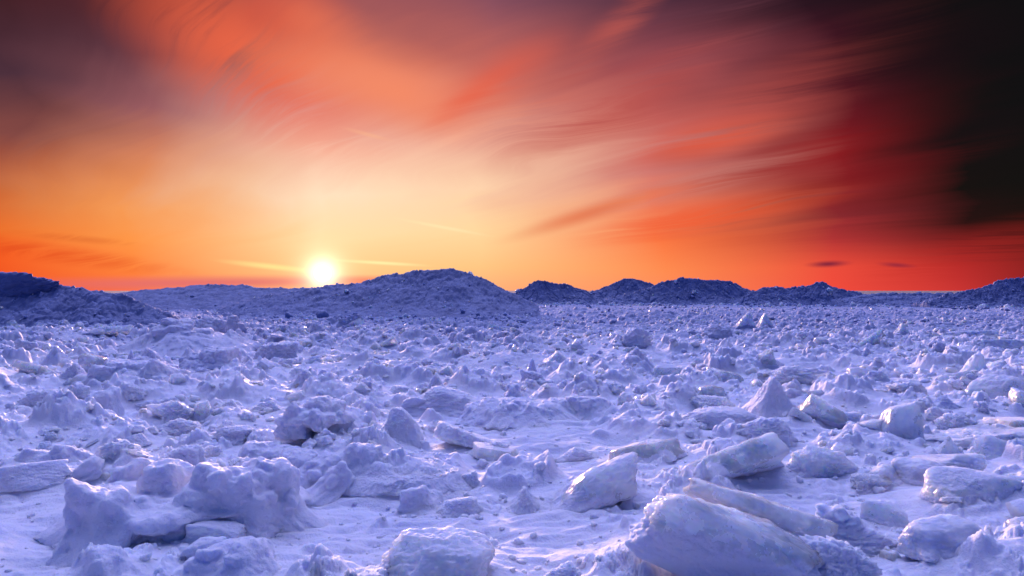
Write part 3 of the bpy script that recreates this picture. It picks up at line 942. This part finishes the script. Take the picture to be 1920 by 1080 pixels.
def settle(v, spread):
    """spread the foot of a piece into the snow; returns verts and how drifted-over each is (1 at the snow line)"""
    c = (v.min(0) + v.max(0)) / 2
    up = v[:, 2] - ground_many(v[:, 0], v[:, 1])
    hh = max(v[:, 2].max() - np.median(ground_many(v[:, 0], v[:, 1])), 0.05)
    t = np.clip(1 - up / (0.6 * hh), 0, 1.3)
    k = 1 + spread * t * t
    v = v.copy()
    v[:, 0] = c[0] + (v[:, 0] - c[0]) * k; v[:, 1] = c[1] + (v[:, 1] - c[1]) * k
    return v, np.clip(1 - up / (0.42 * hh), 0, 1).astype(np.float32)


def set_drift(me, d):
    a = me.attributes.new('drift', 'FLOAT', 'POINT')
    a.data.foreach_set('value', np.ascontiguousarray(d, np.float32))


def height_under(px, py):
    """ground point really seen at a picture point"""
    z = 0.0
    for _ in range(5):
        x, y = at(px, py, z)
        z = 0.5 * z + 0.5 * ground(x, y)
    return x, y, z


# ------------------------------------------------------------------ hills of piled up ice
def hill(name, label, D, depth, prof, seed, rub=0.10, cell=0.45, back=None, mat=None):
    """a ridge: its skyline is given as picture points at the distance D, it slopes to the ground over its depth"""
    prof = sorted(prof)
    xs = np.array([(p[0] - 960) / FPX * D for p in prof])
    hs = np.array([EYE + (HORIZON - p[1]) / FPX * D for p in prof])
    back = back or depth
    nu, ns = 620, 240
    u = np.linspace(xs[0] - 0.3, xs[-1] + 0.3, nu); s = np.linspace(-1.0, 1.0, ns)
    U, S = np.meshgrid(u, s)
    Yv = D + np.where(S < 0, S * depth, S * back)
    wob = fbm2(U / 3.0, Yv / 3.0, 3, seed)
    H = np.interp(U + 0.25 * wob * np.abs(S), xs, hs, left=-0.4, right=-0.4)
    t = np.clip(1 - np.abs(S) * (1 + 0.12 * wob), 0, 1)
    f = t * t * (0.75 + 0.25 * t)                # steep crest, long foot running out into the field
    Zv = (H + 0.35) * f - 0.35
    keep = np.clip(f * 3, 0, 1)
    pl = plates2((U / cell).astype(np.float32), (Yv / cell).astype(np.float32), seed) - 0.5
    pl2 = plates2((U / cell * 2.6).astype(np.float32), (Yv / cell * 2.6).astype(np.float32), seed + 3) - 0.5
    Zv = Zv + keep * (rub * pl + rub * 0.5 * pl2 + 0.13 * fbm2(U / 1.3, Yv / 1.3, 5, seed + 8, 0.6))
    me = grid_mesh(name, np.stack([U, Yv, Zv], -1).reshape(-1, 3).astype(np.float32), ns, nu)
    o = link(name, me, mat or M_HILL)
    tag(o, label, kind='structure')
    return U, Yv, Zv


HILLS = [
 hill('ice_hill', 'big rounded mound of piled ice dotted with dark lumps, just beside the setting sun', 37, 8.0,
      [(430, 566), (500, 553), (560, 543), (605, 536), (640, 532), (690, 524), (730, 514), (765, 509), (800, 505), (850, 504), (880, 510), (905, 520), (925, 530), (945, 543), (975, 556), (1010, 575)], 301, 0.06, 0.34, back=7.0),
 hill('snow_hill', 'long low snowy ridge under the setting sun', 52, 12.0,
      [(180, 556), (250, 546), (300, 540), (335, 537), (375, 534), (425, 533), (460, 535), (495, 539), (540, 541), (580, 539), (620, 535), (660, 531), (720, 534), (800, 560)], 302, 0.05, 0.3, back=14.0),
 hill('ice_hill', 'dark ridge of jumbled ice sloping down at the edge of the field', 27, 5.5,
      [(-320, 520), (-150, 524), (-60, 528), (0, 531), (40, 532), (75, 537), (110, 536), (150, 541), (195, 546), (240, 556), (280, 570), (320, 590), (350, 612)], 303, 0.10, 0.40, back=6.0),
 hill('ice_hill', 'low jagged hill with a small knob on its crest', 70, 4.2,
      [(955, 556), (975, 543), (990, 537), (1000, 528), (1008, 525), (1020, 528), (1040, 530), (1060, 532), (1080, 538), (1100, 544), (1120, 556)], 304, 0.13, 0.8, back=9),
 hill('ice_hill', 'pointed hill rising beyond the broad dark hill', 88, 5.0,
      [(1095, 556), (1112, 545), (1130, 538), (1150, 530), (1168, 523), (1185, 520), (1200, 524), (1218, 530), (1240, 540), (1270, 556)], 305, 0.13, 0.8, back=9),
 hill('ice_hill', 'broad dark hill with a long level crest', 68, 4.2,
      [(1130, 562), (1180, 548), (1215, 538), (1240, 529), (1265, 523), (1290, 521), (1320, 523), (1350, 524), (1372, 528), (1390, 535), (1410, 545), (1440, 562)], 306, 0.13, 0.8, back=9),
 hill('ice_hill', 'dark hill with a sharp peak and a stepped shoulder', 64, 4.0,
      [(1385, 560), (1408, 548), (1430, 538), (1460, 535), (1470, 538), (1500, 537), (1525, 532), (1542, 527), (1556, 533), (1575, 541), (1600, 546), (1640, 551), (1690, 560)], 307, 0.13, 0.8, back=9),
 hill('ice_hill', 'darkest hill closing the far corner of the field', 55, 4.5,
      [(1730, 566), (1770, 553), (1805, 545), (1835, 540), (1860, 531), (1880, 523), (1900, 521), (1930, 519), (1990, 514), (2080, 512), (2200, 520), (2300, 556)], 308, 0.16, 0.4, back=9),
 hill('snow_hill', 'far low swell of snow along the horizon', 62, 6.0,
      [(1560, 562), (1640, 550), (1700, 549), (1760, 549), (1800, 550), (1850, 552), (1900, 562)], 309, 0.10, 0.7, back=9),
]

# ------------------------------------------------------------------ build the named pieces
CAT = {'ice_block': 'ice block', 'ice_slab': 'ice slab', 'ice_shard': 'ice shard', 'ice_dome': 'ice dome', 'snow_lump': 'snow lump'}


def fit(v, px0, px1, pyt, pyb, depth, sink=0.28, zref=None):
    """scale a unit piece to the size and place it has in the photograph; returns world verts"""
    if zref is None:
        x, y, z = height_under((px0 + px1) / 2, pyb)
    else:
        z = zref; x, y = at((px0 + px1) / 2, pyb, z)
    w = (px1 - px0) / FPX * y
    d = w * depth
    yc = y + d * 0.5
    x = x * yc / y
    w *= yc / y
    topz = EYE - (pyt - HORIZON) / FPX * (yc - 0.1 * d)
    hgt = max(topz - z, 0.12 * w)
    full = hgt / (1 - sink)
    sc = np.array([w / 2, d / 2, full / 2])
    return v * sc + np.array([x, yc, z - full * sink + full / 2]), z


def remeshed(name, verts, faces, voxel, seed, rough, size):
    """weld overlapping lobes into one continuous skin"""
    me = poly_mesh(name, verts, faces)
    tmp = bpy.data.objects.new('weld', me)
    COL.objects.link(tmp)
    m = tmp.modifiers.new('weld', 'REMESH'); m.mode = 'VOXEL'; m.voxel_size = voxel; m.use_smooth_shade = True
    s = tmp.modifiers.new('soften', 'SMOOTH'); s.iterations = 7; s.factor = 0.5
    dg = bpy.context.evaluated_depsgraph_get()
    out = bpy.data.meshes.new_from_object(tmp.evaluated_get(dg))
    bpy.data.objects.remove(tmp); bpy.data.meshes.remove(me)
    out.name = name
    n = len(out.vertices)
    co = np.empty(n * 3, np.float32); out.vertices.foreach_get('co', co); co = co.reshape(-1, 3)
    no = np.empty(n * 3, np.float32); out.vertex_normals.foreach_get('vector', no); no = no.reshape(-1, 3)
    p = co / size
    co = co + no * (rough * size * (fbm3(p * 3.0, 4, seed, 0.55)) + 0.006 * fbm3(co / 0.035, 2, seed + 2))[:, None]
    out.vertices.foreach_set('co', co.ravel())
    out.polygons.foreach_set('use_smooth', np.ones(len(out.polygons), bool))
    out.update()
    return out


def centred(verts):
    lo, hi = verts.min(0), verts.max(0)
    return np.array([(lo[0] + hi[0]) / 2, (lo[1] + hi[1]) / 2, lo[2]])


def place(name, me_or_verts, faces, mat, label, group=None):
    v = me_or_verts
    c = centred(v)
    o = link(name, poly_mesh(name, v - c, faces), mat)
    o.location = c
    return tag(o, label, CAT[name], group, 'thing')


for hi_, (name, shape, mat, x0, x1, yt, yb, opt, label) in enumerate(HEROES):
    opt = dict(opt)
    seed = opt.pop('seed'); depth = opt.pop('depth', 0.7); flip = opt.pop('flip', False); lobes = opt.pop('lobes', None)
    big = (x1 - x0) > 60
    if shape == 'cluster':
        V, F, n = [], [], 0
        zl = height_under((x0 + x1) / 2, yb)[2]
        for k, (sh, a, b, c, d) in enumerate(lobes + [('dome', x0 + 4, x1 - 4, yt + 0.36 * (yb - yt), yb)]):     # the last lobe is the bank that joins them
            v, f = piece(sh, seed * 31 + k, 5, 9.0, 0.07, 2.2)
            v, _ = fit(v, a - 5, b + 5, c, d, 0.95, sink=0.34, zref=zl - 0.02)
            V.append(v); F.append(f + n); n += len(v)
            rgl = np.random.default_rng(seed * 7 + k)
            lo, hi = v.min(0), v.max(0)
            top = np.flatnonzero(v[:, 2] > lo[2] + 0.45 * (hi[2] - lo[2]))
            for q in rgl.choice(top, 7, replace=False):             # small knobs frozen onto the lobe
                kv, kf = piece(('lump', 'wedge', 'block')[q % 3], int(q) + seed, 4, 8.0, 0.10, 2.2)
                r_ = (hi[0] - lo[0]) * rgl.uniform(0.09, 0.2)
                c_ = v[q] - (v[q] - (lo + hi) / 2) * 0.10
                c_[2] = min(c_[2], hi[2] - r_ * 0.7)
                V.append(kv * r_ * np.array([1, 1, 0.85]) + c_); F.append(kf + n); n += len(kv)
        V = np.concatenate(V); F = np.concatenate(F)
        ext = V[:, 0].max() - V[:, 0].min()
        c = centred(V)
        me = remeshed(name, V - c, F, max(0.008, ext / 150), seed, 0.05, ext * 0.30)
        co = np.empty(len(me.vertices) * 3, np.float32); me.vertices.foreach_get('co', co)
        co, dr = settle(co.reshape(-1, 3) + c, 0.18)
        me.vertices.foreach_set('co', (co - c).astype(np.float32).ravel()); me.update()
        set_drift(me, dr)
        o = link(name, me, MATS[mat]); o.location = c
        tag(o, label, CAT[name], None, 'thing')
    elif shape == 'slabs':
        pass
    else:
        soft = mat in ('snow', 'dust')
        opt.setdefault('power', 9.0 if soft else 15.0)
        opt.setdefault('rough', 0.12 if soft else 0.05)
        if soft: opt.setdefault('size', 2.8); opt.setdefault('grain', 0.03)
        v, f = piece(shape, seed, 6 if big else 5, **opt)
        if flip:
            v = v * np.array([-1, 1, 1]); f = f[:, ::-1]
        v, _ = fit(v, x0, x1, yt, yb, depth, 0.28 if soft else 0.36)
        v, dr = settle(v, 0.30 if soft else 0.22)
        set_drift(place(name, v, f, MATS[mat], label).data, dr)

# the big clear block in front: a main slab with a thinner glassy slab frozen to its back
zf = height_under(1300, 1075)[2]
v, f = piece('block', 703, 6, 7, 0.085, 2.0, (4, 31, -14), stretch=(1.75, 0.75, 1.0))
v, _ = fit(v, 1172, 1545, 922, 1115, 0.42, zref=zf, sink=0.2)
v2, f2 = piece('slab', 704, 6, 11, 0.07, 2.5, (-24, 25, -12), stretch=(1.7, 0.8, 1.3))
v2, _ = fit(v2, 1320, 1610, 950, 1085, 0.5, zref=zf, sink=0.2)
v2 = v2 + np.array([0.0, 0.30, 0.03])
c = centred(np.concatenate([v, v2]))
hero_slab = link('ice_slab', poly_mesh('ice_slab', v - c, f), M_ICE)
hero_slab.location = c
tag(hero_slab, HEROES[0][8], 'ice slab', None, 'thing')
lay = link('frozen_layer', poly_mesh('frozen_layer', v2 - c, f2), M_ICE, hero_slab)
tag(lay, 'thinner glassy layer with orange glints')
set_drift(hero_slab.data, np.clip(1.02 - (v[:, 2] - zf) / 0.26 - 0.9 * (v[:, 0] - c[0] - 0.1), 0, 1))

vs, fs = piece('lump', 706, 6, 6, 0.14, 2.8, grain=0.05)
vs, _ = fit(vs, 1500, 1640, 1008, 1100, 0.8, zref=zf)
cake = link('snow_crust', poly_mesh('snow_crust', vs - c, fs), M_SNOW, hero_slab)
tag(cake, 'crumbly snow at the low end')

# boulder lying on the dark ridge, and a pebble beside it
v, f = piece('lump', 815, 6, 10, 0.09, 3.2, (0, -22, 0), stretch=(1.7, 1.0, 0.8), grain=0.03)
D_ = 27.2
xa, xb = (-60 - 960) / FPX * D_, (121 - 960) / FPX * D_
za, zb = EYE + (HORIZON - 590) / FPX * D_, EYE + (HORIZON - 510) / FPX * D_
v = v * np.array([(xb - xa) / 2, 0.9, (zb - za) / 2]) + np.array([(xa + xb) / 2, D_, (za + zb) / 2])
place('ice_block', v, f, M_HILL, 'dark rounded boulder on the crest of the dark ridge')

# ------------------------------------------------------------------ the loose pieces
VAR = []
for k in range(30):
    sh = ('lump', 'block', 'lump', 'wedge', 'dome', 'slab', 'fin', 'lump', 'block', 'wedge')[k % 10]
    tilt = (-25 if sh == 'slab' else 0, [(-20), 15, 0, 25, -12][k % 5], 0)
    soft = k % 10 in (0, 2, 3, 4, 7)
    flare = lambda v: v * np.stack([1 + 0.2 * np.clip(0.2 - v[:, 2], 0, 1) ** 2] * 2 + [np.ones(len(v))], 1)
    v, f = piece(sh, 900 + k, 5, (6 if soft else 9) + 3 * (k % 3), 0.17 if soft else 0.07, 2.8, tilt, 0.035 if soft else 0.012)
    v = flare(v)
    me = poly_mesh('ice_chunk', v, f)
    set_drift(me, np.clip(-1.1 * v[:, 2], 0, 1))
    me.materials.append((M_SNOW if k % 2 else M_DUST) if soft else (M_FROST if k % 4 < 2 else M_DUST))
    v3, f3 = piece(sh, 900 + k, 3, 10, 0.16 if soft else 0.08, 2.8, tilt, 0)
    v3 = flare(v3)
    VAR.append((me, sh, 'snowy' if soft else 'icy', v3, f3))
WORD = {'lump': 'rounded', 'block': 'blocky', 'wedge': 'peaked', 'dome': 'domed', 'slab': 'flat tilted', 'fin': 'sharp edged'}

N_SINGLE = 285
MARK = [(0.5 * (h[3] + h[4]), h[6], h[8]) for h in HEROES]


def short(label):
    """the first words of a landmark's label"""
    w = label.split()
    stop = {'with', 'beside', 'between', 'standing', 'behind', 'beyond', 'before', 'below', 'under', 'leaning', 'lying', 'near', 'on', 'at', 'in', 'above', 'among',
            'half', 'peeping', 'over', 'resting', 'touching', 'just', 'right', 'of', 'running', 'rising', 'glowing', 'tilted', 'sloping', 'joined', 'tapering', 'balanced', 'next', 'fused', 'next', 'dipping'}
    keep = []
    for i, x in enumerate(w):
        if i > 1 and x in stop: break
        keep.append(x)
    return ' '.join(keep)


def relation(px, py):
    b, bd = None, 1e9
    for (mx, my, lab) in MARK:
        s = 60 + (my - HORIZON) * 0.6
        d = math.hypot((px - mx) / s, (py - my) / (s * 0.45))
        if d < bd: b, bd = (mx, my, lab), d
    dx, dy = px - b[0], py - b[1]
    rel = 'beyond' if dy < -0.25 * abs(dx) else ('nearer than' if dy > 0.25 * abs(dx) else 'beside')
    return rel, short(b[2])


for k, (x, y, w, h, px, py) in enumerate(CH[:N_SINGLE]):
    me, sh, skin, _, _ = VAR[(k * 7 + k // 30) % len(VAR)]
    o = bpy.data.objects.new('ice_chunk', me)
    COL.objects.link(o)
    z = ground(x, y)
    o.location = (x, y, z + h * 0.02)
    o.rotation_euler = (rs.uniform(-.25, .25), rs.uniform(-.25, .25), rs.uniform(0, 6.28))
    o.scale = (w / 2, w / 2 * rs.uniform(0.6, 1.0), h * 0.62)
    rel, mark = relation(px, py)
    lab = f'{WORD[sh]} {skin} chunk {rel} the {mark}'
    tag(o, lab, 'ice chunk', lab.replace(' chunk ', ' chunks '))

V, F, n = [], [], 0
V2, F2, n2 = [], [], 0
def add_rest(x, y, z, w, h, k):
    global n, n2
    _, sh, skin, v, f = VAR[k % len(VAR)]
    a = rs.uniform(0, 6.28); ca, sa = math.cos(a), math.sin(a)
    q = v * np.array([w / 2, w / 2 * rs.uniform(0.6, 1), h * 0.6])
    q = q @ rot(rs.uniform(-.35, .35), rs.uniform(-.35, .35), a).T + np.array([x, y, z + h * 0.05])
    if skin == 'snowy': V.append(q); F.append(f + n); n += len(q)
    else: V2.append(q); F2.append(f + n2); n2 += len(q)


for k, (x, y, w, h, px, py) in enumerate(CH[N_SINGLE:]):
    add_rest(x, y, ground(x, y), w, h, k)
for hi_, (U, Yv, Zv) in enumerate(HILLS):
    ns, nu = U.shape
    for k in range((260, 100, 260, 80, 70, 130, 120, 100, 0)[hi_]):
        i, j = int(ns * (0.05 + 0.5 * rs.random())), rs.integers(8, nu - 8)
        if Zv[i, j] < 0.02: continue
        w = 0.075 * math.exp(rs.normal(0, 0.5)) * (1 if hi_ < 3 else 2.0)
        add_rest(U[i, j], Yv[i, j], Zv[i, j], min(w, 0.8), w * rs.uniform(0.5, 1.0), k)
# crumbs of snow and ice lying about near the viewer, most of them round the bigger pieces
for k in range(2600):
    if k % 3:
        i = int(rs.integers(0, len(HEROES)))
        if FEET[i][1] > 11: continue
        a = rs.uniform(0, 6.28); d_ = FR[i] * rs.uniform(0.8, 1.9)
        x, y = FX[i] + math.cos(a) * d_, FY[i] + math.sin(a) * d_
    else:
        y = rs.uniform(3.3, 10); x = rs.uniform(-0.8, 0.8) * y
    w = 0.028 * math.exp(rs.normal(0, 0.5))
    add_rest(x, y, ground(x, y), min(w, 0.09), min(w, 0.09) * rs.uniform(0.4, 0.8), (0, 2, 3, 4, 7)[k % 5] + 10 * (k % 3))
for hi_, (D, dp, xa, xb) in enumerate(((37, 4.8, -11, 1.6), (27, 3.6, -24, -12.5), (70, 4.2, 0, 9), (68, 4.2, 9, 25), (64, 4.0, 21, 36), (55, 4.5, 33, 50))):
    for k in range(int((xb - xa) * (26 if D < 40 else 12))):
        w = 0.15 * math.exp(rs.normal(0, 0.5)) * (1 if D < 40 else 1.7)
        x = rs.uniform(xa, xb); y = D - dp + rs.normal(0.3, 0.9)
        add_rest(x, y, ground(x, y), min(w, 0.6), w * rs.uniform(0.5, 1.0), k)
tag(link('snow_rubble', poly_mesh('snow_rubble', np.concatenate(V), np.concatenate(F)), M_SNOW), 'countless small snowy lumps strewn over the field and the hills', kind='stuff')
tag(link('ice_rubble', poly_mesh('ice_rubble', np.concatenate(V2), np.concatenate(F2)), M_FROST), 'countless small icy fragments strewn over the field and the hills', kind='stuff')
print('pieces', len(CH), 'bumps', n_b, 'rest verts', n, n2)
